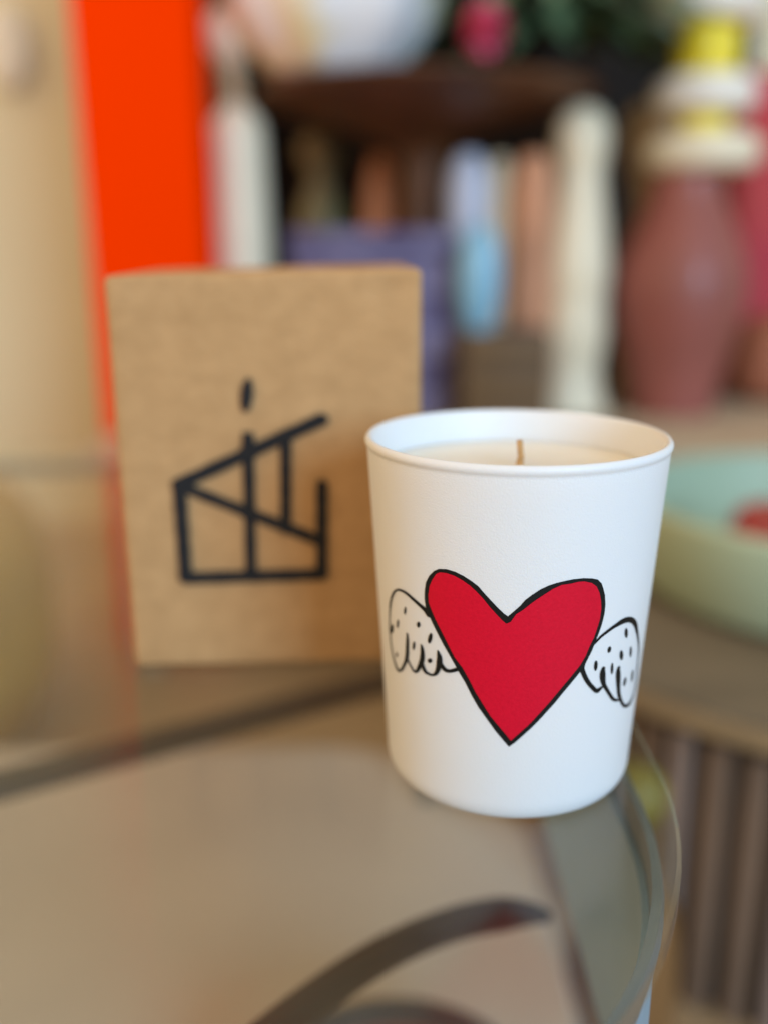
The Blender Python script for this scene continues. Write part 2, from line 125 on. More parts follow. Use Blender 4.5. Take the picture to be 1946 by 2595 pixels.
RIGHT_DOTS = [[(44.48, 48.48), (44.57, 47.77), (44.28, 47.32), (43.71, 47.25), (43.03, 47.56), (42.41, 48.18), (42.01, 48.94), (41.94, 49.64), (42.21, 50.09), (42.74, 50.18), (43.42, 49.87), (44.06, 49.25)], [(34.67, 45.63), (34.39, 45.24), (33.92, 45.03), (33.39, 45.06), (32.95, 45.31), (32.7, 45.72), (32.71, 46.19), (32.99, 46.58), (33.44, 46.79), (33.97, 46.77), (34.43, 46.51), (34.69, 46.1)], [(43.14, 42.69), (43.2, 41.98), (42.87, 41.53), (42.25, 41.47), (41.51, 41.8), (40.87, 42.43), (40.47, 43.2), (40.42, 43.91), (40.73, 44.36), (41.32, 44.43), (42.04, 44.11), (42.71, 43.47)], [(50.04, 42.19), (50.12, 41.42), (49.88, 40.92), (49.4, 40.83), (48.81, 41.17), (48.28, 41.85), (47.94, 42.68), (47.87, 43.45), (48.09, 43.95), (48.55, 44.04), (49.12, 43.71), (49.67, 43.03)], [(28.34, 42.35), (28.24, 41.65), (27.91, 41.19), (27.44, 41.08), (26.97, 41.37), (26.61, 41.96), (26.46, 42.7), (26.56, 43.39), (26.88, 43.86), (27.34, 43.96), (27.82, 43.68), (28.18, 43.09)], [(37.48, 40.08), (37.49, 39.27), (37.27, 38.72), (36.87, 38.59), (36.41, 38.9), (36.01, 39.57), (35.78, 40.42), (35.77, 41.23), (35.98, 41.77), (36.37, 41.91), (36.83, 41.6), (37.23, 40.93)], [(48.32, 34.15), (47.99, 33.57), (47.45, 33.25), (46.85, 33.24), (46.35, 33.57), (46.07, 34.13), (46.09, 34.79), (46.4, 35.36), (46.91, 35.7), (47.51, 35.7), (48.03, 35.38), (48.33, 34.8)], [(55.17, 34.23), (55.08, 33.36), (54.71, 32.8), (54.17, 32.71), (53.62, 33.1), (53.19, 33.87), (53.0, 34.82), (53.08, 35.69), (53.42, 36.25), (53.93, 36.35), (54.49, 35.96), (54.95, 35.19)]]

# ================================================================== THE CANDLE
CX, CY = .0345, .243
def vrad(z): return .0338 + (.0388 - .0338)*(z - .010)/(.090 - .010)
candle = empty('candle', (CX, CY, 0), 'white glass candle printed with a red winged heart, standing on the glass table', 'candle')

white = mat('frosted_white_glass', (.745, .765, .785), rough=.5, spec=.4, sss=.12)
nt = white.node_tree; N = nt.nodes; L = nt.links; b = N['Principled BSDF']
tc = N.new('ShaderNodeTexCoord')
mp = N.new('ShaderNodeMapping'); mp.inputs['Scale'].default_value = (1, 1, 1); L.new(tc.outputs['Object'], mp.inputs['Vector'])
n1 = N.new('ShaderNodeTexNoise'); n1.inputs['Scale'].default_value = 2300; n1.inputs['Detail'].default_value = 1.5; n1.inputs['Distortion'].default_value = .6
n2 = N.new('ShaderNodeTexNoise'); n2.inputs['Scale'].default_value = 70; n2.inputs['Detail'].default_value = 2
L.new(mp.outputs['Vector'], n1.inputs['Vector']); L.new(tc.outputs['Object'], n2.inputs['Vector'])
b1 = N.new('ShaderNodeBump'); b1.inputs['Strength'].default_value = .38; b1.inputs['Distance'].default_value = .00022
b2 = N.new('ShaderNodeBump'); b2.inputs['Strength'].default_value = .05; b2.inputs['Distance'].default_value = .0006
L.new(n2.outputs['Fac'], b2.inputs['Height']); L.new(n1.outputs['Fac'], b1.inputs['Height'])
L.new(b2.outputs['Normal'], b1.inputs['Normal']); L.new(b1.outputs['Normal'], b.inputs['Normal'])
L.new(n1.outputs['Fac'], (r := N.new('ShaderNodeMapRange')).inputs['Value'])
r.inputs['From Min'].default_value = .35; r.inputs['From Max'].default_value = .65; r.inputs['To Min'].default_value = .34; r.inputs['To Max'].default_value = .5
L.new(r.outputs['Result'], b.inputs['Roughness'])

prof = [(.0005, .0006), (.024, .0006), (.0285, .0001), (.0312, .0002)]
for k in range(9):                                   # rounded foot
    a = math.pi/2*k/8
    prof.append((.0312 + (.03362 - .0312)*math.sin(a), .0058 - (.0058 - .0003)*math.cos(a)))
for k in range(1, 25):
    z = .0072 + (.0905 - .0072)*k/24; prof.append((vrad(z), z))
prof += [(vrad(.0899) + .00002, .0899 + .0012), (.03902, .0902 + .0012), (.03926, .0906 + .0012), (.03936, .0911 + .0012), (.03932, .0916 + .0012), (.0391, .0920 + .0012), (.0388, .0936), (.0384, .0937),
         (.0380, .09362), (.03765, .0933), (.0374, .0927), (.0371, .0915), (.0366, .088), (.0362, .080), (.0355, .065)]
obj('glass_vessel', lathe(bmesh.new(), prof, n=160, close_top=False), white, candle)

wax = mat('soy_wax', (.84, .80, .70), rough=.45, sss=.5, var=.06, vscale=60, bump=.2, bscale=90, bdist=.0008)
WZ = .0845
wp = [(.0364, WZ - .022), (.0365, WZ - .0005), (.0362, WZ + .0002), (.0350, WZ - .0002), (.030, WZ - .0004), (.018, WZ - .0001), (.008, WZ), (.003, WZ + .0005), (.0015, WZ + .0008), (.0004, WZ + .0008)]
obj('wax', lathe(bmesh.new(), wp, n=96), wax, candle)
wick = mat('cotton_wick', (.62, .36, .15), rough=.8, var=.35, vscale=900, bump=.6, bscale=1500, bdist=.0003)
wk = bmesh.new()
tube(wk, [(.0012, 0, WZ - .002), (.0011, 0, WZ + .0012), (.0014, 0, WZ + .003), (.0011, 0, WZ + .0052), (.0009, 0, WZ + .0074)], [.0010, .0010, .00085, .0008, .0008], n=10)
obj('wick', wk, wick, candle)

def wrap(x, z, lift):                                # print coordinates -> vessel surface
    a = rad_(x); r = vrad(z/1000) + lift
    return Vector((r*math.sin(a), -r*math.cos(a), z/1000))
def fill_poly(bm, pts, lift):
    vs = [bm.verts.new((x, z, 0)) for x, z in pts]
    es = [bm.edges.new((vs[i], vs[(i+1) % len(vs)])) for i in range(len(vs))]
    fs = bmesh.ops.triangle_fill(bm, edges=es, use_beauty=True)
    return [g for g in fs['geom'] if isinstance(g, bmesh.types.BMFace)]
def wrap_mesh(polys, strokes=(), lift0=.00006, step=.000012):
    out = bmesh.new(); li = lift0
    for pts in polys:
        bm = bmesh.new(); fill_poly(bm, pts, 0)
        x0 = min(p[0] for p in pts); x1 = max(p[0] for p in pts); z0 = min(p[1] for p in pts); z1 = max(p[1] for p in pts)
        x = math.ceil(x0/1.5)*1.5
        while x < x1:
            bmesh.ops.bisect_plane(bm, geom=bm.verts[:]+bm.edges[:]+bm.faces[:], plane_co=(x, 0, 0), plane_no=(1, 0, 0)); x += 1.5
        mp_ = {}
        for v in bm.verts: mp_[v] = out.verts.new(wrap(v.co.x, v.co.y, li))
        for f in bm.faces:
            try: out.faces.new([mp_[v] for v in f.verts])
            except ValueError: pass
        bm.free(); li += step
    for Lf, Rt in strokes:
        A = [out.verts.new(wrap(x, z, li)) for x, z in Lf]; B = [out.verts.new(wrap(x, z, li)) for x, z in Rt]
        for k in range(len(A) - 1): out.faces.new((A[k], A[k+1], B[k+1], B[k]))
        li += step
        for (p, q) in ((Lf[0], Rt[0]), (Lf[-1], Rt[-1])):   # round the stroke ends
            cx, cz = (p[0]+q[0])/2, (p[1]+q[1])/2
            K = math.pi/180*36.5                                # mm per degree
            rr = math.hypot((p[0]-q[0])*K, p[1]-q[1])/2
            out.faces.new([out.verts.new(wrap(cx + rr/K*math.cos(t*math.pi/8), cz + rr*math.sin(t*math.pi/8), li)) for t in range(16)])
            li += step
    for f in out.faces:
        f.normal_update(); c = f.calc_center_median()
        if f.normal.dot(Vector((c.x, c.y, 0))) < 0: f.normal_flip()
    return out
black = mat('black_print', (.006, .007, .007), rough=.6, spec=.2, bump=.3, bscale=1500, bdist=.0002)
red = mat('red_print', (.64, .003, .026), rough=.6, spec=.18, var=.10, vscale=1100, bump=.45, bscale=1500, bdist=.0002)
heart = obj('heart_print', wrap_mesh([HEART_IN], lift0=.00017), red, candle)
obj('heart_outline', wrap_mesh([HEART_OUT], lift0=.00006), black, heart)
obj('wing_print', wrap_mesh(LEFT_DOTS, LEFT_STROKES, lift0=.00007, step=.000004), black, candle)
obj('wing_print', wrap_mesh(RIGHT_DOTS, RIGHT_STROKES, lift0=.00007, step=.000004), black, candle)

# ================================================================== THE KRAFT BOX
YAW = rad_(2.5)
kbox = empty('kraft_box', (-.0368, .3045, 0), 'brown kraft cardboard box with a black line drawing of a burning candle, behind the candle', 'box', YAW)
kraft = mat('kraft_card', (.47, .285, .135), rough=.75, spec=.2, bump=.5, bscale=330, bdist=.0009, stretch=(1, 1, 1.6))
nt = kraft.node_tree; N = nt.nodes; L = nt.links; b = N['Principled BSDF']; tc = N.new('ShaderNodeTexCoord')
na = N.new('ShaderNodeTexNoise'); na.inputs['Scale'].default_value = 110; na.inputs['Detail'].default_value = 8; na.inputs['Roughness'].default_value = .6
mp = N.new('ShaderNodeMapping'); mp.inputs['Scale'].default_value = (1, 1, 1.25); L.new(tc.outputs['Object'], mp.inputs['Vector']); L.new(mp.outputs['Vector'], na.inputs['Vector'])
cr = N.new('ShaderNodeValToRGB'); cr.color_ramp.elements[0].position = .3; cr.color_ramp.elements[1].position = .72
cr.color_ramp.elements[0].color = (.43, .25, .11, 1); cr.color_ramp.elements[1].color = (.53, .315, .145, 1)
L.new(na.outputs['Fac'], cr.inputs['Fac']); L.new(cr.outputs['Color'], b.inputs['Base Color'])
W, D, Hh = .0985, .085, .1335
bm = box(bmesh.new(), -.0500, .0492, 0, D, .0004, Hh, bev=.0022, seg=4)
for ax, co in [((1, 0, 0), [(-.044 + .0055*i, 0, 0) for i in range(17)]), ((0, 0, 1), [(0, 0, .006 + .006*i) for i in range(21)])]:
    for c in co: bmesh.ops.bisect_plane(bm, geom=bm.verts[:]+bm.edges[:]+bm.faces[:], plane_co=c, plane_no=ax)
for v in bm.verts:
    x, y, z = v.co; t = z/Hh
    v.co.z += t*t*t*(.0009*(x/.049)) + (t**6)*.00025*math.sin(x*130)      # the closed top is not quite level
    if y < .02:
        v.co.y += .0006*noise.noise(Vector((x*30, 5, z*30))) + .0010*math.cos(x/.049*1.5)*math.sin(t*math.pi)*-.6
        d = math.hypot((x - .040)/.012, (z - .1285)/.0045)               # dented upper right corner
        if d < 1: v.co.y += .0024*(1 - d)
obj('carton', bm, kraft, kbox)
# fold line of the top flap and side seam, real ridges in the card
fl = bmesh.new(); box(fl, -.0462, .0455, .0030, .080, .1330, .1336, bev=.0001, seg=1)
for v in fl.verts: v.co.z += .0009*(v.co.x/.049)
obj('top_flap', fl, kraft, kbox, smooth=False)
def lgo(x, z): return Vector((x/1000, 0, z/1000))
bm = bmesh.new()
seg = []
def stroke(x0, z0, x1, z1, w, li, w1=None):
    w1 = w1 or w
    d = Vector((x1-x0, z1-z0)).normalized(); n_ = Vector((-d.y, d.x))
    K = 12; P = []
    for s in (1, -1):
        row = []
        for k in range(K+1):
            t = k/K; ww = (w + (w1-w)*t)/2*(1 + .06*math.sin(k*2.3 + x0))
            row.append((x0 + (x1-x0)*t + s*n_.x*ww, z0 + (z1-z0)*t + s*n_.y*ww))
        P.append(row)
    poly = P[0] + P[1][::-1]
    vs = [bm.verts.new((x/1000, -.0016 - li*.00003, z/1000)) for x, z in poly]
    for k in range(K):
        bm.faces.new((vs[k], vs[k+1], vs[len(vs)-2-k], vs[len(vs)-1-k]))
def blob(x, z, rx, rz, li, ang=0, pts=None):
    K = 20; a0 = rad_(ang)
    bm.faces.new([bm.verts.new(((x + rx*math.cos(t)*math.cos(a0) - rz*math.sin(t)*math.sin(a0))/1000, -.0016 - li*.00003,
                               (z + rx*math.cos(t)*math.sin(a0) + rz*math.sin(t)*math.cos(a0))/1000)) for t in [2*math.pi*k/K for k in range(K)]])
stroke(-31.3, 65.6, 17.3, 87.2, 4.41, 0)          # slanting top edge
stroke(-7.1, 83.2, -8.1, 34.2, 3.89, 1)           # long upright with the wick end
stroke(5.0, 80.2, 4.1, 50.2, 3.76, 2)
stroke(-30.2, 67.4, -30.0, 32.6, 4.54, 3)
stroke(-31.0, 33.6, 16.6, 34.0, 4.28, 4)
stroke(16.4, 65.6, 15.7, 33.0, 4.02, 5)
stroke(-28.5, 65.0, 15.6, 45.8, 3.89, 6)
blob(-6.9, 95.2, 2.0, 5.6, 7, -8)               # the flame
for i, (x, z, r) in enumerate([(-29.6, 65.4, 2.2), (-7.3, 76.4, 2.1), (5.0, 81.3, 1.7), (-7.7, 55.9, 2.0), (4.2, 50.8, 1.8), (-29.6, 34.4, 2.0), (-8.1, 34.9, 1.9), (15.4, 34.9, 1.9), (15.3, 46.1, 1.7), (17.2, 87.1, 1.35), (16.4, 65.5, 1.25)]):
    blob(x, z, r*1.4, r*1.4, 8 + i)
for f in bm.faces:
    f.normal_update()
    if f.normal.y > 0: f.normal_flip()
obj('candle_logo', bm, mat('black_ink', (.014, .014, .016), rough=.65, spec=.2), kbox, smooth=False)

# ================================================================== ROUND GLASS TABLE
TC = (-.24, .348)
table = empty('glass_table', (TC[0], TC[1], 0), 'glass topped table with a grey metal frame, carrying the candle and kraft box', 'table')
glass = bpy.data.materials.new('table_glass'); glass.use_nodes = True
nt = glass.node_tree; N = nt.nodes; L = nt.links; N.remove(N['Principled BSDF']); out = N['Material Output']
tr = N.new('ShaderNodeBsdfTransparent'); tr.inputs['Color'].default_value = (.93, .95, .93, 1)
gl = N.new('ShaderNodeBsdfGlossy'); gl.inputs['Roughness'].default_value = .21; gl.inputs['Color'].default_value = (1, 1, 1, 1)
fr = N.new('ShaderNodeFresnel'); fr.inputs['IOR'].default_value = 1.62
geo = N.new('ShaderNodeNewGeometry'); sb = N.new('ShaderNodeMath'); sb.operation = 'SUBTRACT'; sb.inputs[0].default_value = 1; L.new(geo.outputs['Backfacing'], sb.inputs[1])
ml = N.new('ShaderNodeMath'); ml.operation = 'MULTIPLY'; L.new(fr.outputs['Fac'], ml.inputs[0]); L.new(sb.outputs[0], ml.inputs[1])
mx = N.new('ShaderNodeMixShader'); L.new(ml.outputs[0], mx.inputs['Fac']); L.new(tr.outputs[0], mx.inputs[1]); L.new(gl.outputs[0], mx.inputs[2])
tcn = N.new('ShaderNodeTexCoord'); nn = N.new('ShaderNodeTexNoise'); nn.inputs['Scale'].default_value = 9; nn.inputs['Detail'].default_value = 3
bpn = N.new('ShaderNodeBump'); bpn.inputs['Strength'].default_value = .08; bpn.inputs['Distance'].default_value = .003
L.new(tcn.outputs['Object'], nn.inputs['Vector']); L.new(nn.outputs['Fac'], bpn.inputs['Height']); L.new(bpn.outputs['Normal'], gl.inputs['Normal'])
L.new(mx.outputs[0], out.inputs['Surface'])
X0, X1, Y0, Y1, RC = -.62 - TC[0], .0765 - TC[0], .100 - TC[1], .70 - TC[1], .135
def outline(d):                                      # rounded rectangle, inset by d
    pts = []; r = RC - d
    for cx, cy, a0 in ((X1-RC, Y1-RC, 0), (X0+RC, Y1-RC, 90), (X0+RC, Y0+RC, 180), (X1-RC, Y0+RC, 270)):
        for k in range(25):
            a = rad_(a0 + 90*k/24); pts.append((cx + r*math.cos(a), cy + r*math.sin(a)))
    return pts
def loft(bm, prof, close=True, ring=False):
    rows_ = [[bm.verts.new((x, y, z)) for x, y in outline(d)] for d, z in prof]
    pairs = list(zip(rows_, rows_[1:])) + ([(rows_[-1], rows_[0])] if ring else [])
    for A, B in pairs:
        n = len(A)
        for k in range(n): bm.faces.new((A[k], A[(k+1) % n], B[(k+1) % n], B[k]))
    if not ring: bm.faces.new(rows_[0][::-1]); bm.faces.new(rows_[-1])
    bmesh.ops.recalc_face_normals(bm, faces=bm.faces); return bm
obj('glass_top', loft(bmesh.new(), [(.0015, -.008), (0, -.0068), (0, -.0012), (.0012, 0)]), glass, table, smooth=False)
steel = mat('brushed_steel', (.24, .27, .28), rough=.42, metal=.6, var=.35, vscale=22)
obj('metal_rim', loft(bmesh.new(), [(.0062, -.012), (.0038, -.012), (.0030, -.016), (.0042, -.022), (.0062, -.022)], ring=True), steel, table, smooth=False)
sp = bmesh.new()                                     # deep apron under the candle's side of the top
sel = [k for k, (x, y) in enumerate(outline(0)) if x + TC[0] > -.058 and y + TC[1] < .45]
def strip(d): o_ = outline(d); return [(X1 - d, .60 - TC[1])] + [o_[k] for k in sel[::-1]]
ou, inn = strip(.0045), strip(.0080); zt_, zb_ = -.0225, -.100
V = [[sp.verts.new((x, y, z)) for x, y in P] for P, z in ((ou, zt_), (inn, zt_), (inn, zb_), (ou, zb_))]
for i in range(4):
    A, B = V[i], V[(i+1) % 4]
    for k in range(len(A) - 1): sp.faces.new((A[k], A[k+1], B[k+1], B[k]))
sp.faces.new([V[i][0] for i in range(4)]); sp.faces.new([V[i][-1] for i in range(4)])
bmesh.ops.recalc_face_normals(sp, faces=sp.faces)
obj('apron', sp, mat('grey_lacquer', (.25, .37, .46), rough=.45, var=.2, vscale=12), table, smooth=False)
iron = mat('dark_iron', (.030, .022, .017), rough=.6, metal=.0, var=.3, vscale=40)
cb = bmesh.new()                                    # flat cross bar under the glass
A = Vector((-.40, .271)); B = Vector((.060, .545))
d = (B - A).normalized(); nrm = Vector((-d.y, d.x))
def flat_bar(bm, A, B, w, z0, z1, c):
    d = (B - A).normalized(); q = Vector((-d.y, d.x))*w/2
    vs = [bm.verts.new((p.x - c[0], p.y - c[1], z)) for z in (z0, z1) for p in (A-q, B-q, B+q, A+q)]
    for f in ((0, 3, 2, 1), (4, 5, 6, 7), (0, 1, 5, 4), (1, 2, 6, 5), (2, 3, 7, 6), (3, 0, 4, 7)): bm.faces.new([vs[i] for i in f])
flat_bar(cb, A, B, .013, -.110, -.100, TC)
obj('cross_bar', cb, iron, table, smooth=False)
arc_bm = bmesh.new(); cv = [(-.100, .085), (-.085, .12), (-.060, .165), (-.038, .196), (-.0175, .219), (.0025, .2365), (.024, .248), (.0425, .2515), (.052, .248), (.058, .240)]  # dark tube added to stand in for a curved reflection in the glass
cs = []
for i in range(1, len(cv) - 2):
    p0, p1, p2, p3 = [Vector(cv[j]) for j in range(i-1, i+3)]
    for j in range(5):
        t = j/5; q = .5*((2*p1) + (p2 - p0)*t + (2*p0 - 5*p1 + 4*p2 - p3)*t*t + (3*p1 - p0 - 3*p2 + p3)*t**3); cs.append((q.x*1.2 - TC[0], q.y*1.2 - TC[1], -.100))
tube(arc_bm, cs, [.0062*min(1, .35 + (len(cs) - 1 - i)/9) for i in range(len(cs))], n=12)
obj('reflected_arc', arc_bm, mat('arc_dark_brown', (.03, .014, .009), rough=.6), table)
taupe = mat('taupe_lacquer', (.54, .45, .37), rough=.45, spec=.4, var=.14, vscale=6, bump=.1, bscale=40)
SZ = -.27
obj('lower_shelf', loft(bmesh.new(), [(-.024, SZ-.018), (-.030, SZ-.012), (-.030, SZ-.004), (-.026, SZ)]), taupe, table, smooth=False)
for lx, ly in ((X1-.045, Y0+.05), (X0+.045, Y0+.05), (X0+.045, Y1-.05), (X1-.045, Y1-.05)):
    lg = bmesh.new(); tube(lg, [(lx, ly, -.0225), (lx, ly, -.4195)], .0065, n=16)
    obj('leg', lg, steel, table)

# bowl on the lower shelf, seen through the glass
bc = (.004, .322)
tb = empty('dark_rimmed_bowl', (bc[0], bc[1], SZ), 'round terracotta bowl with a dark rim, seen through the glass table top at the bottom', 'bowl')
terra = mat('terracotta', (.24, .075, .04), rough=.6, var=.3, vscale=18)
pr = [(.0005, .001), (.045, 0), (.062, .010), (.080, .035), (.088, .062), (.0845, .062), (.076, .036), (.058, .014), (.040, .006), (.0005, .005)]
obj('bowl_body', lathe(bmesh.new(), pr, n=96, close_top=True), terra, tb)
pr = [(.0800, .058), (.0900, .058), (.0930, .064), (.0905, .070), (.0820, .071), (.0785, .065)]
rb = bmesh.new(); lathe(rb, pr + [pr[0]], n=96, close_bottom=False, close_top=False); bmesh.ops.remove_doubles(rb, verts=rb.verts, dist=1e-6)
obj('bowl_rim', rb, mat('dark_rim_glaze', (.022, .013, .009), rough=.6), tb); tb.scale = (.74, .74, .74)
pe = mat('peach_skin', (.30, .13, .07), rough=.6, var=.4, vscale=30, col2=(.18, .05, .03), sss=.1)
o = obj('fruit', lathe(bmesh.new(), spline([(.0005, -.024), (.015, -.02), (.025, 0), (.018, .018), (.005, .023), (.0005, .0215)]), n=32), pe, None, loc=(bc[0]+.022, bc[1]+.012, SZ + .031))
tag(o, 'dull orange fruit in the terracotta bowl under the glass', 'fruit')

# ================================================================== ROOM
floor_m = mat('floor_tan', (.50, .345, .19), rough=.5, spec=.3, var=.25, vscale=5)
bm = bmesh.new(); box(bm, -6, 6, -4, 6, -.46, -.42)
tag(obj('floor', bm, floor_m, smooth=False), kind='structure')
wall_m = mat('wall_beige', (.84, .76, .52), rough=.85, spec=.1, var=.06, vscale=2)
bm = bmesh.new(); box(bm, -4, 4, 1.95, 2.05, -.42, 2.6)
tag(obj('wall', bm, wall_m, smooth=False), 'plain beige wall at the left behind the red post', 'wall')
def plate(bm, px0, px1, py0, py1, y, dep, bev=.004):
    x0, z1 = from_photo(px0, py0, y); x1, _ = from_photo(px1, py0, y); _, z0 = from_photo((px0+px1)/2, py1, y)
    return box(bm, x0, x1, y, y+dep, z0, z1, bev)
redm = mat('red_orange_lacquer', (1.0, .046, .0), rough=.8, spec=.0)
x0, _ = from_photo(208, 400, 1.3); x1, _ = from_photo(508, 400, 1.3)
bm = box(bmesh.new(), x0, x1, 1.3, 1.40, -.42, 1.3, .004)
tag(obj('red_post', bm, redm), 'bright red-orange square post rising behind the kraft box', 'post')
lm = mat('cream_plastic', (.90, .84, .68), rough=.5)
x, z = from_photo(20, 125, 1.94); wl = empty('wall_lamp', (x, 1.949, z), 'small pale oval wall lamp on the beige wall, top left corner', 'lamp')
bm = bmesh.new(); lathe(bm, spline([(.075, 0), (.072, .03), (.05, .040), (.0005, .044)]), n=40)
for v in bm.verts: v.co = Vector((v.co.x*.62, -v.co.z, v.co.y))
bmesh.ops.recalc_face_normals(bm, faces=bm.faces); obj('lamp_shade', bm, lm, wl)
# mustard pouf
pm = mat('mustard_wool', (.58, .33, .05), rough=.95, spec=.1, var=.25, vscale=14, bump=.5, bscale=120, bdist=.003)
pf = empty('pouf', (-.70, .98, -.42), 'mustard knitted pouf on the floor at the far left', 'pouf')
obj('cushion', lathe(bmesh.new(), spline([(.20, 0), (.285, .03), (.315, .14), (.30, .26), (.22, .33), (.08, .345), (.0005, .347)]), n=64, lobes=24, amp=.012), pm, pf)
bm = lathe(bmesh.new(), [(.0005, .346), (.02, .347), (.022, .352), (.012, .357), (.0005, .358)], n=24); obj('button', bm, pm, pf)

# dark cabinet in the middle of the background
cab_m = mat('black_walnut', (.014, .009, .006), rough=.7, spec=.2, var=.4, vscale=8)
cx0, _ = from_photo(570, 500, 1.75); cx1, _ = from_photo(1850, 500, 1.75)
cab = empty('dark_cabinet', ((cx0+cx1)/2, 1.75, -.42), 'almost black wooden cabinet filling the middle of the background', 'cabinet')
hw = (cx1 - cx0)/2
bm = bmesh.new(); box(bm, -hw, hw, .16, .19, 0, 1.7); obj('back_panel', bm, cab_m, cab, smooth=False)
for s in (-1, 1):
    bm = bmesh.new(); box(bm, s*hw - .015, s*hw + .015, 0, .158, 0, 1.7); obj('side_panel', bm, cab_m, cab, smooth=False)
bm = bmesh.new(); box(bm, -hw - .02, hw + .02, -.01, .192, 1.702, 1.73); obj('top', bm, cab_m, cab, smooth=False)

# cream display table
DZ = -.104
dt = empty('display_table', (.42, 1.4, -.42), 'cream painted display table carrying the vases and bottles', 'table')
cr_m = mat('cream_paint', (.52, .44, .32), rough=.6, var=.12, vscale=7)
def cream_part(name, a, b_, m=cr_m, sm=False, bev=.003):
    bm = bmesh.new(); box(bm, a[0], b_[0], a[1], b_[1], a[2], b_[2], bev); return obj(name, bm, m, dt, smooth=sm)
cream_part('tabletop', (-.80, -.25, .291), (.62, .345, .316))
cream_part('apron', (-.76, -.21, .21), (.58, -.19, .29))
for sx in (-.76, .55):
    for sy in (-.21, .29):
        cream_part('leg', (sx, sy, 0), (sx+.035, sy+.035, .209 if sy < 0 else .29))

def lathed(name, cx, prof_px, y, material, label, cat, base=DZ, part='body', n=64, smooth_prof=True, group=None, root=True, lobes=0, amp=0):
    """prof_px: (photo row, half width in photo pixels) from the top down; stands on base"""
    x, _ = from_photo(cx, prof_px[len(prof_px)//2][0], y); pr = []
    for py, w in prof_px:
        _, z = from_photo(cx, py, y); pr.append((w*scale_at(y, z), z - base))
    pr = [(pr[-1][0]*.98, 0.0)] + pr[::-1] if pr[-1][1] > .004 else [(pr[-1][0], 0)] + pr[::-1][1:]
    pr += [(pr[-1][0]*.5, pr[-1][1] + .001), (.0005, pr[-1][1] + .0012)]
    bm = lathe(bmesh.new(), spline(pr, 5) if smooth_prof else pr, n=n, lobes=lobes, amp=amp)
    if root:
        e = empty(name, (x, y, base), label, cat, group=group); obj(part, bm, material, e); return e
    return x, bm

ceram_cream = mat('cream_ceramic', (.88, .81, .62), rough=.45, var=.06, vscale=12)
ceram_white = mat('white_ceramic', (.90, .87, .80), rough=.35, coat=.2)
b1 = lathed('bottle', 607, [(262, 22), (290, 48), (330, 66), (450, 70), (680, 72), (980, 72)], 1.42, ceram_cream, 'tall cream ceramic bottle right beside the red post', 'bottle')
xx, zz = from_photo(590, 200, 1.42)
bm = bmesh.new(); tube(bm, [(0, 0, from_photo(607, 285, 1.42)[1]-DZ), (-.004, 0, from_photo(607, 150, 1.42)[1]-DZ)], .014); obj('neck', bm, mat('tan_ceramic', (.52, .40, .24), rough=.5), b1)
bm = lathe(bmesh.new(), spline([(.015, 0), (.03, .02), (.034, .045), (.02, .07), (.0005, .075)]), c=(-.004, 0, from_photo(607, 165, 1.42)[1]-DZ), n=32); obj('stopper', bm, ceram_cream, b1)

# purple woven basket box
pu = mat('purple_weave', (.145, .130, .235), rough=.8, spec=.2)
nt = pu.node_tree; N = nt.nodes; L = nt.links; b = N['Principled BSDF']; tc = N.new('ShaderNodeTexCoord')
mpn = N.new('ShaderNodeMapping'); mpn.inputs['Scale'].default_value = (16, 16, 22); L.new(tc.outputs['Object'], mpn.inputs['Vector'])
ck = N.new('ShaderNodeTexChecker'); ck.inputs['Scale'].default_value = 1; ck.inputs['Color1'].default_value = (.24, .22, .36, 1); ck.inputs['Color2'].default_value = (.07, .055, .14, 1)
nz = N.new('ShaderNodeTexNoise'); nz.inputs['Scale'].default_value = 14; L.new(tc.outputs['Object'], nz.inputs['Vector'])
mxc = N.new('ShaderNodeMix'); mxc.data_type = 'RGBA'; L.new(nz.outputs['Fac'], mxc.inputs[0]); L.new(mpn.outputs['Vector'], ck.inputs['Vector'])
L.new(ck.outputs['Color'], mxc.inputs[6]); mxc.inputs[7].default_value = (.17, .16, .28, 1); L.new(mxc.outputs[2], b.inputs['Base Color'])
Y = 1.38
x0, z1 = from_photo(735, 585, Y); x1, _ = from_photo(1148, 700, Y)
pb = empty('storage_box', ((x0+x1)/2, Y, DZ), 'purple checked fabric storage box behind the kraft box', 'box')
hw, hh = (x1-x0)/2, z1 - DZ
bm = bmesh.new(); box(bm, -hw, hw, 0, .16, .0005, hh - .03, .008); obj('body', bm, pu, pb)
bm = bmesh.new(); box(bm, -hw - .003, hw + .003, -.004, .164, hh - .0295, hh, .006); obj('lid', bm, pu, pb)

blue = mat('sky_blue_glaze', (.23, .50, .70), rough=.35, coat=.2)
br = mat('brown_wood_block', (.10, .055, .022), rough=.6, var=.4, vscale=15)
Y = 1.34; x0, z1 = from_photo(1165, 835, Y); x1, _ = from_photo(1385, 835, Y)
bl = empty('crate', ((x0+x1)/2, Y, DZ), 'low brown wooden crate under the sky blue vase', 'crate')
hwc = (x1-x0)/2; hc = z1 - DZ
bm = bmesh.new(); box(bm, -hwc, hwc, -.045, .045, .0004, hc, .003)
obj('crate_body', bm, br, bl)
for k in range(3):
    bm = bmesh.new(); box(bm, -hwc + .003, hwc - .003, -.0495, -.0455, .008 + k*hc*.32, .008 + k*hc*.32 + hc*.2, .001); obj('slat', bm, mat('ochre_wood', (.15, .085, .028), rough=.6), bl)
lathed('vase', 1212, [(572, 24), (600, 42), (650, 54), (710, 57), (770, 50), (825, 34)], Y, blue, 'small sky blue vase standing on the brown crate', 'vase', base=DZ + hc)
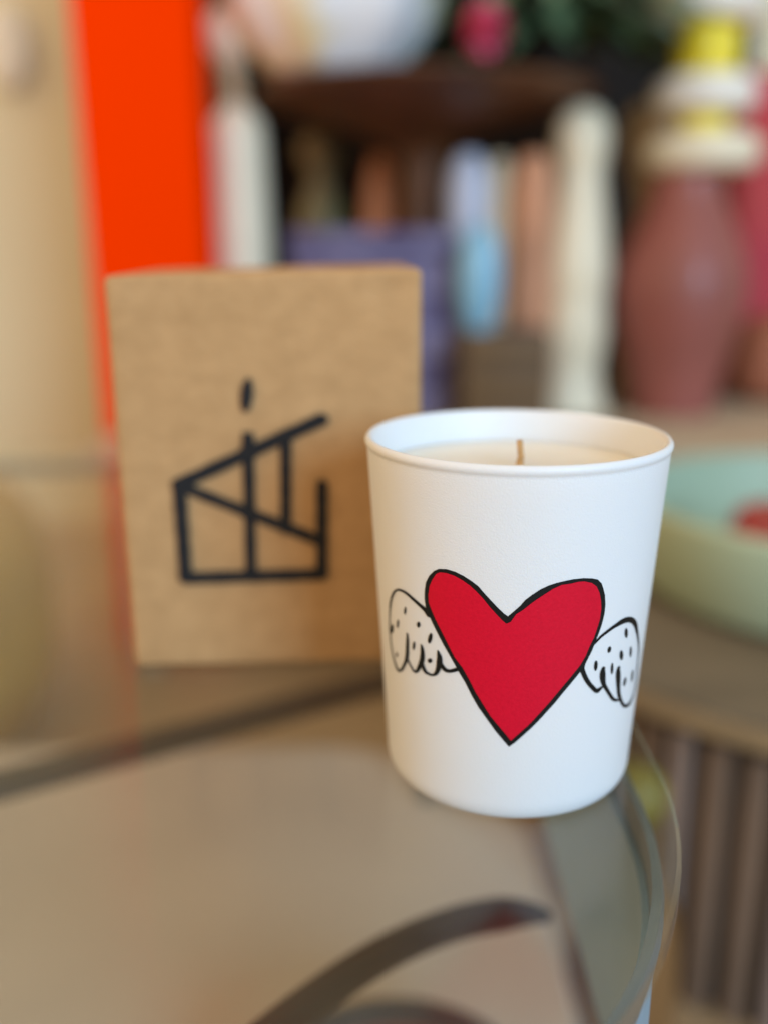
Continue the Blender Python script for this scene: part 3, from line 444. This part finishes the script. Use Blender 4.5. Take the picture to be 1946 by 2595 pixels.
lathed('bottle', 1186, [(392, 26), (430, 46), (500, 54), (600, 50), (800, 50)], 1.44, mat('lavender_glaze', (.52, .58, .74), rough=.4), 'pale lavender bottle behind the sky blue vase', 'bottle')
lathed('bottle', 1262, [(402, 20), (450, 34), (560, 40), (700, 44), (850, 44)], 1.46, mat('sand_glaze', (.74, .60, .40), rough=.5), 'narrow sand coloured bottle behind the sky blue vase', 'bottle')
lathed('jar', 1098, [(505, 28), (530, 40), (600, 44), (800, 46)], 1.66, mat('brick_red_clay', (.27, .075, .035), rough=.7), 'brick red clay jar behind the purple box', 'jar')
lathed('bottle', 968, [(395, 22), (440, 34), (520, 44), (600, 50), (800, 54)], 1.62, mat('orange_clay', (.60, .24, .11), rough=.6), 'orange clay bottle peeping over the purple box', 'bottle')
lathed('gourd_vase', 812, [(330, 22), (360, 46), (400, 50), (450, 26), (500, 42), (580, 62), (800, 66)], 1.66, mat('bronze_glaze', (.26, .16, .075), rough=.5, var=.4, vscale=14, col2=(.10, .11, .025)), 'bronze and olive gourd shaped vase over the purple box', 'vase')
lathed('bottle', 1347, [(392, 30), (420, 44), (500, 52), (640, 52), (760, 56), (900, 50)], 1.42, mat('salmon_clay', (.74, .36, .20), rough=.6, var=.35, vscale=6), 'tall salmon clay bottle beside the cream vase', 'bottle')
lathed('tall_vase', 1462, [(266, 18), (285, 46), (320, 64), (380, 66), (440, 57), (520, 66), (600, 76), (690, 84), (760, 78), (850, 82), (930, 70), (990, 78), (1040, 96)], 1.45, mat('ivory_ceramic', (.88, .80, .60), rough=.4, var=.05, vscale=9), 'tall closed ivory ceramic vase with a rounded top', 'vase')
lathed('vase', 1632, [(268, 34), (300, 58), (360, 66), (430, 52), (500, 30), (560, 34), (640, 52), (760, 60), (900, 60)], 1.60, mat('sand_ceramic', (.62, .47, .28), rough=.5), 'sand coloured vase with a round head behind the dark red vase', 'vase')
rv = lathed('dark_red_vase', 1728, [(438, 84), (465, 88), (505, 94), (575, 122), (650, 150), (725, 162), (810, 152), (920, 124), (1020, 104)], 1.45, mat('oxblood_glaze', (.33, .095, .075), rough=.55, spec=.6, coat=.12, var=.25, vscale=7), 'big dark red vase carrying the stacked cream and yellow totem', 'vase', part='vase_body')
xv, zt = from_photo(1742, 438, 1.45)
tot = empty('candle_totem', (rv.location.x + .004, 1.45, zt + .002), 'stacked totem candle holder of cream discs and yellow blocks on the dark red vase', 'candle holder')
yel = mat('yellow_lacquer', (.98, .80, .04), rough=.4)
s = scale_at(1.45, zt + .1); z = 0
def zrow(py): return from_photo(1750, py, 1.45)[1] - zt - .002
for i, (ya, yb, w, m_, nm) in enumerate([(435, 342, 143, ceram_cream, 'disc'), (340, 292, 62, yel, 'block'), (290, 196, 128, ceram_white, 'disc'), (194, 66, 76, yel, 'block'), (64, -60, 135, ceram_white, 'disc'), (-62, -120, 60, yel, 'block')]):
    a, b_ = zrow(ya), zrow(yb); r = w*s; e = min((b_-a)/2*.98, .018) if nm == 'disc' else .003
    pr = [(r-e, a)] + [(r - e + e*math.sin(t*math.pi/12), a + (b_-a)/2*(1 - math.cos(t*math.pi/12))) for t in range(1, 12)] + [(r-e, b_)]
    if nm == 'block': pr = [(r-e, a), (r, a+e), (r, b_-e), (r-e, b_)]
    obj(nm, lathe(bmesh.new(), pr, c=(.012*(1 - i*.1) , 0, 0), n=48), m_, tot)
lathed('round_pot', 1962, [(800, 40), (830, 88), (900, 118), (980, 116), (1060, 80)], 1.58, mat('burnt_orange', (.40, .14, .075), rough=.6), 'burnt orange round pot at the right edge beside the dark red vase', 'pot')
# coral textile panel
co = mat('coral_cloth', (.60, .10, .095), rough=.9, spec=.1, var=.4, vscale=5, col2=(.48, .05, .10))
x0, z1 = from_photo(1858, 175, 1.70); x1 = x0 + .34; _, z0 = from_photo(1900, 880, 1.70)
cp = empty('cushion', ((x0+x1)/2, 1.70, DZ), 'coral pink cushion standing upright at the right edge', 'cushion')
bm = bmesh.new(); bmesh.ops.create_grid(bm, x_segments=24, y_segments=24, size=1)
top_v = {}
g0 = [v for v in bm.verts]; hwx = (x1-x0)/2; hgt = (z1 - DZ)
faces = bm.faces[:]
ret = bmesh.ops.duplicate(bm, geom=bm.verts[:]+bm.edges[:]+bm.faces[:])
dup = [g for g in ret['geom'] if isinstance(g, bmesh.types.BMVert)]
for sgn, vs in ((1, g0), (-1, dup)):
    for v in vs:
        x, y = v.co.x, v.co.y
        t = max(0, (1 - x**4)*(1 - y**4))**.5
        v.co = Vector((x*hwx*(1 - .05*(1-y*y)), sgn*.045*t, hgt/2 + y*hgt/2*(1 - .03*(1-x*x))))
bmesh.ops.remove_doubles(bm, verts=bm.verts, dist=.0005); bmesh.ops.recalc_face_normals(bm, faces=bm.faces)
obj('cover', bm, co, cp)

# footed wooden platter with white bowl, leaves and a flower
Y = 1.52
wal = mat('walnut_wood', (.15, .055, .018), rough=.5, var=.5, vscale=9, stretch=(1, 1, 4))
rows = [(238, 415), (262, 410), (300, 300), (345, 150), (385, 78), (450, 60), (600, 55), (900, 60), (1000, 110)]
pl = lathed('footed_platter', 1075, rows, Y, wal, 'wide dark walnut platter on a tall foot, carrying the white bowl', 'platter', part='platter_body')
_, zp = from_photo(1075, 238, Y); zp += .0012
wb = lathed('white_bowl', 845, [(-70, 268), (0, 262), (80, 236), (150, 190), (200, 140), (238, 70)], 1.42, ceram_white, 'large white bowl on the walnut platter', 'bowl', base=zp+.0005, part='bowl_body', lobes=7, amp=.045)
bmat_ = wb.children[0]; bmat_.data.materials[0] = mat('mottled_cream_glaze', (.92, .92, .94), rough=.4, vscale=9, col2=(.88, .78, .50), thresh=(.44, .54))
leafm = mat('dark_leaf', (.15, .26, .14), rough=.5, var=.4, vscale=12, col2=(.05, .10, .055))
leafm2 = mat('grey_leaf', (.30, .42, .30), rough=.6, var=.3, vscale=12)
pn = empty('leafy_plant', (0.24, 1.47, zp+.0005), 'dark green leafy plant in a low pot on the right of the platter', 'plant')
obj('pot', lathe(bmesh.new(), [(.04, 0), (.055, .03), (.058, .06), (.050, .062), (.045, .05)], n=32), mat('black_pot', (.02, .018, .016), rough=.6), pn)
def leaf(bm, base, dirv, ln, wd, droop):
    d = Vector(dirv).normalized(); side = d.cross(Vector((0, 0, 1))).normalized(); K = 7; rows_ = []
    for k in range(K+1):
        t = k/K; c = Vector(base) + d*ln*t + Vector((0, 0, -droop*t*t)); w = wd*math.sin(math.pi*min(.98, t*.92 + .06))**.8
        rows_.append([bm.verts.new(c - side*w + Vector((0, 0, .12*w))), bm.verts.new(c), bm.verts.new(c + side*w + Vector((0, 0, .12*w)))])
    for A, B in zip(rows_, rows_[1:]):
        for j in range(2): bm.faces.new((A[j], A[j+1], B[j+1], B[j]))
bmA, bmB, bmS = bmesh.new(), bmesh.new(), bmesh.new()
for k in range(95):
    a = random.uniform(0, 2*math.pi); el = random.uniform(-.5, 1.1)
    st = Vector((random.uniform(-.02, .02), random.uniform(-.02, .02), .055))
    mid = st + Vector((math.cos(a)*math.cos(el), math.sin(a)*math.cos(el), abs(math.sin(el)) + .15))*random.uniform(.05, .15)
    tube(bmS, [st, (st+mid)/2 + Vector((0, 0, .01)), mid], .0016, n=5)
    leaf(bmA if k % 5 else bmB, mid, (math.cos(a), math.sin(a), random.uniform(-.5, .5)), random.uniform(.07, .13), random.uniform(.018, .034), random.uniform(.01, .05))
obj('foliage', bmA, leafm, pn); obj('pale_foliage', bmB, leafm2, pn); obj('stem', bmS, leafm, pn)
fx, fz = from_photo(1228, 78, 1.27)
fl = empty('flower', (fx, 1.31, zp+.0006), 'magenta round flower standing between the white bowl and the leaves', 'flower')
bm = bmesh.new(); tube(bm, [(.0, .03, 0), (.003, .01, .05), (0, -.03, fz - zp - .02)], .003, n=8); obj('stem', bm, leafm, fl)
bm = bmesh.new()
for k in range(60):
    a = k*2.39996; el = math.asin(1 - 2*(k+.5)/60)
    d = Vector((math.cos(a)*math.cos(el), math.sin(a)*math.cos(el), math.sin(el)))
    leaf(bm, Vector((0, -.04, fz - zp)) + d*.006, d + Vector((0, 0, .02)), .026, .011, 0)
obj('petals', bm, mat('magenta_petal', (.85, .16, .32), rough=.6), fl)

# ================================================================== RIGHT: SLATTED TABLE WITH SAGE BOWL
ST = (.40, .78); SZ2 = -.150
sd = empty('drum_table', (ST[0], ST[1], -.42), 'round wooden side table with a drum of upright slats, carrying the sage bowl', 'table')
olive = mat('olive_brown_wood', (.20, .155, .10), rough=.55, var=.3, vscale=7, stretch=(1, 4, 1))
tanw = mat('tan_wood', (.36, .25, .13), rough=.6, var=.3, vscale=10)
RT = .29
obj('tabletop', lathe(bmesh.new(), [(RT-.01, .2501), (RT-.002, .2505), (RT, .258), (RT-.003, .2695), (RT-.006, .2700)], n=120), olive, sd, smooth=False)
rb = bmesh.new(); lathe(rb, [(RT+.0005, .2530), (RT+.004, .2530), (RT+.004, .2665), (RT+.0005, .2665), (RT+.0005, .2530)], n=120, close_bottom=False, close_top=False); bmesh.ops.recalc_face_normals(rb, faces=rb.faces)
obj('edge_band', rb, tanw, sd, smooth=False)
dk = mat('dark_brown_core', (.09, .06, .04), rough=.7)
obj('drum_core', lathe(bmesh.new(), [(.235, 0), (.235, .2495)], n=80), dk, sd)
slm = [mat('slat_brown', (.22, .15, .105), rough=.6, var=.3, vscale=9), mat('slat_mauve', (.34, .26, .22), rough=.6, var=.3, vscale=9)]
for k in range(60):
    a = 2*math.pi*k/60 + .013*math.sin(k*7.1); bm = bmesh.new(); w = .0078 + .0012*math.sin(k*3.7)
    box(bm, .2365, .2475 + .003*math.sin(k*5.3), -w, w, .001, .222 + .002*math.sin(k*1.9), .0015)
    bm.transform(Matrix.Rotation(a, 4, 'Z')); obj('slat', bm, slm[(k*k + k//3) % 2], sd, smooth=False)
sg = empty('sage_bowl', (.400, .80, SZ2), 'large pale sage green bowl holding red fruit, at the right edge', 'bowl')
sage = mat('sage_glaze', (.46, .58, .42), rough=.5, var=.08, vscale=8)
teal = mat('teal_glaze', (.33, .44, .33), rough=.5)
obj('bowl_wall', lathe(bmesh.new(), [(.140, .0004), (.166, .002), (.175, .010), (.182, .075), (.1818, .080), (.1795, .0825), (.177, .0815)], n=120, close_top=False), sage, sg)
obj('inner_glaze', lathe(bmesh.new(), [(.1768, .0813), (.175, .075), (.168, .016), (.158, .008), (.10, .006), (.0005, .006)], n=120, close_bottom=False), teal, sg)
rf = mat('red_fruit', (.40, .035, .03), rough=.35, var=.3, vscale=14, coat=.2)
spots = [(-.085, -.055, 'red fruit nearest the front left of the sage bowl'), (-.02, -.09, 'red fruit at the front of the sage bowl'), (-.055, .015, 'red fruit in the middle of the sage bowl'), (.05, -.04, 'red fruit at the right of the sage bowl')]
proto = None
for i, (dx, dy, lb) in enumerate(spots):
    if proto is None:
        r = .034; proto = empty('red_apple', (0, 0, 0), lb, 'apple', group='red fruit in the sage bowl'); o = proto
        obj('skin', lathe(bmesh.new(), spline([(.0005, .006), (r*.4, .001), (r*.85, .014), (r, .036), (r*.8, .056), (r*.35, .062), (.0005, .054)]), n=40), rf, o)
        bm = bmesh.new(); tube(bm, [(0, 0, .053), (.001, 0, .062), (.004, 0, .070)], .0012, n=6); obj('stalk', bm, dk, o)
    else:
        o = proto.copy(); COL.objects.link(o); o['label'] = lb
        for ch in list(proto.children):
            c = ch.copy(); COL.objects.link(c); c.parent = o
    o.location = (.400+dx, .80+dy, SZ2 + .0062); o.rotation_euler = (0, 0, i*1.3)
# amber bottle with yellow stopper on the floor
ab = empty('amber_bottle', (.150, .505, -.42), 'amber bottle with a yellow stopper on the floor between the two tables', 'bottle')
obj('body', lathe(bmesh.new(), spline([(.030, 0), (.034, .01), (.035, .12), (.030, .165), (.017, .19), (.014, .225)]), n=40), mat('amber_glass', (.20, .10, .035), rough=.35, coat=.3), ab)
obj('stopper', lathe(bmesh.new(), spline([(.012, .2252), (.018, .235), (.019, .247), (.012, .258), (.0005, .260)]), n=32), mat('lemon_stopper', (.20, .16, .02), rough=.5), ab)

# ================================================================== LIGHT
w = bpy.data.worlds.new('World'); S.world = w; w.use_nodes = True
# the room's own light: warm bounce from the beige side on the left, dim and cool towards the right
nt = w.node_tree; N = nt.nodes; L = nt.links; bg = N['Background']
tc = N.new('ShaderNodeTexCoord'); sx = N.new('ShaderNodeSeparateXYZ'); L.new(tc.outputs['Generated'], sx.inputs[0])
cr = N.new('ShaderNodeValToRGB'); mr = N.new('ShaderNodeMapRange'); mr.inputs['From Min'].default_value = -1; mr.inputs['From Max'].default_value = 1
L.new(sx.outputs['X'], mr.inputs['Value']); L.new(mr.outputs['Result'], cr.inputs['Fac']); L.new(cr.outputs['Color'], bg.inputs['Color'])
cr.color_ramp.elements[0].position = .15; cr.color_ramp.elements[0].color = (1.0, .70, .40, 1)
cr.color_ramp.elements[1].position = .85; cr.color_ramp.elements[1].color = (.30, .32, .34, 1)
bg.inputs['Strength'].default_value = 1.42
def area(name, loc, target, sx, sy, col, power):
    ld = bpy.data.lights.new(name, 'AREA'); ld.shape = 'RECTANGLE'; ld.size = sx; ld.size_y = sy; ld.color = col; ld.energy = power
    o = bpy.data.objects.new(name, ld); COL.objects.link(o); o.location = loc
    o.rotation_euler = (Vector(target) - Vector(loc)).to_track_quat('-Z', 'Y').to_euler(); return o
area('window_light', (2.0, -3.3, 1.30), (.03, .27, .03), 1.7, 1.7, (.42, .71, 1.0), 168)

# ================================================================== CAMERA + RENDER
cd = bpy.data.cameras.new('camera'); cam = bpy.data.objects.new('camera', cd); COL.objects.link(cam)
cam.location = (0, 0, CAM_Z)
cam.rotation_euler = (Matrix.Rotation(math.pi/2 - PITCH, 4, 'X') @ Matrix.Rotation(-ROLL, 4, 'Z')).to_euler()
cd.sensor_fit = 'VERTICAL'; cd.sensor_height = 36; cd.sensor_width = 27; cd.lens = 36*F_PX/2595
cd.clip_start = .01; cd.clip_end = 50
cd.dof.use_dof = True; cd.dof.focus_distance = .2205; cd.dof.aperture_fstop = 3.35; cd.dof.aperture_blades = 0
S.camera = cam
S.view_settings.view_transform = 'Standard'; S.view_settings.look = 'None'; S.view_settings.exposure = 0; S.view_settings.gamma = 1
S.render.engine = 'CYCLES'; S.cycles.use_denoising = True
S.cycles.max_bounces = 10; S.cycles.transparent_max_bounces = 12; S.cycles.sample_clamp_indirect = 4
S.cycles.caustics_reflective = False; S.cycles.caustics_refractive = False
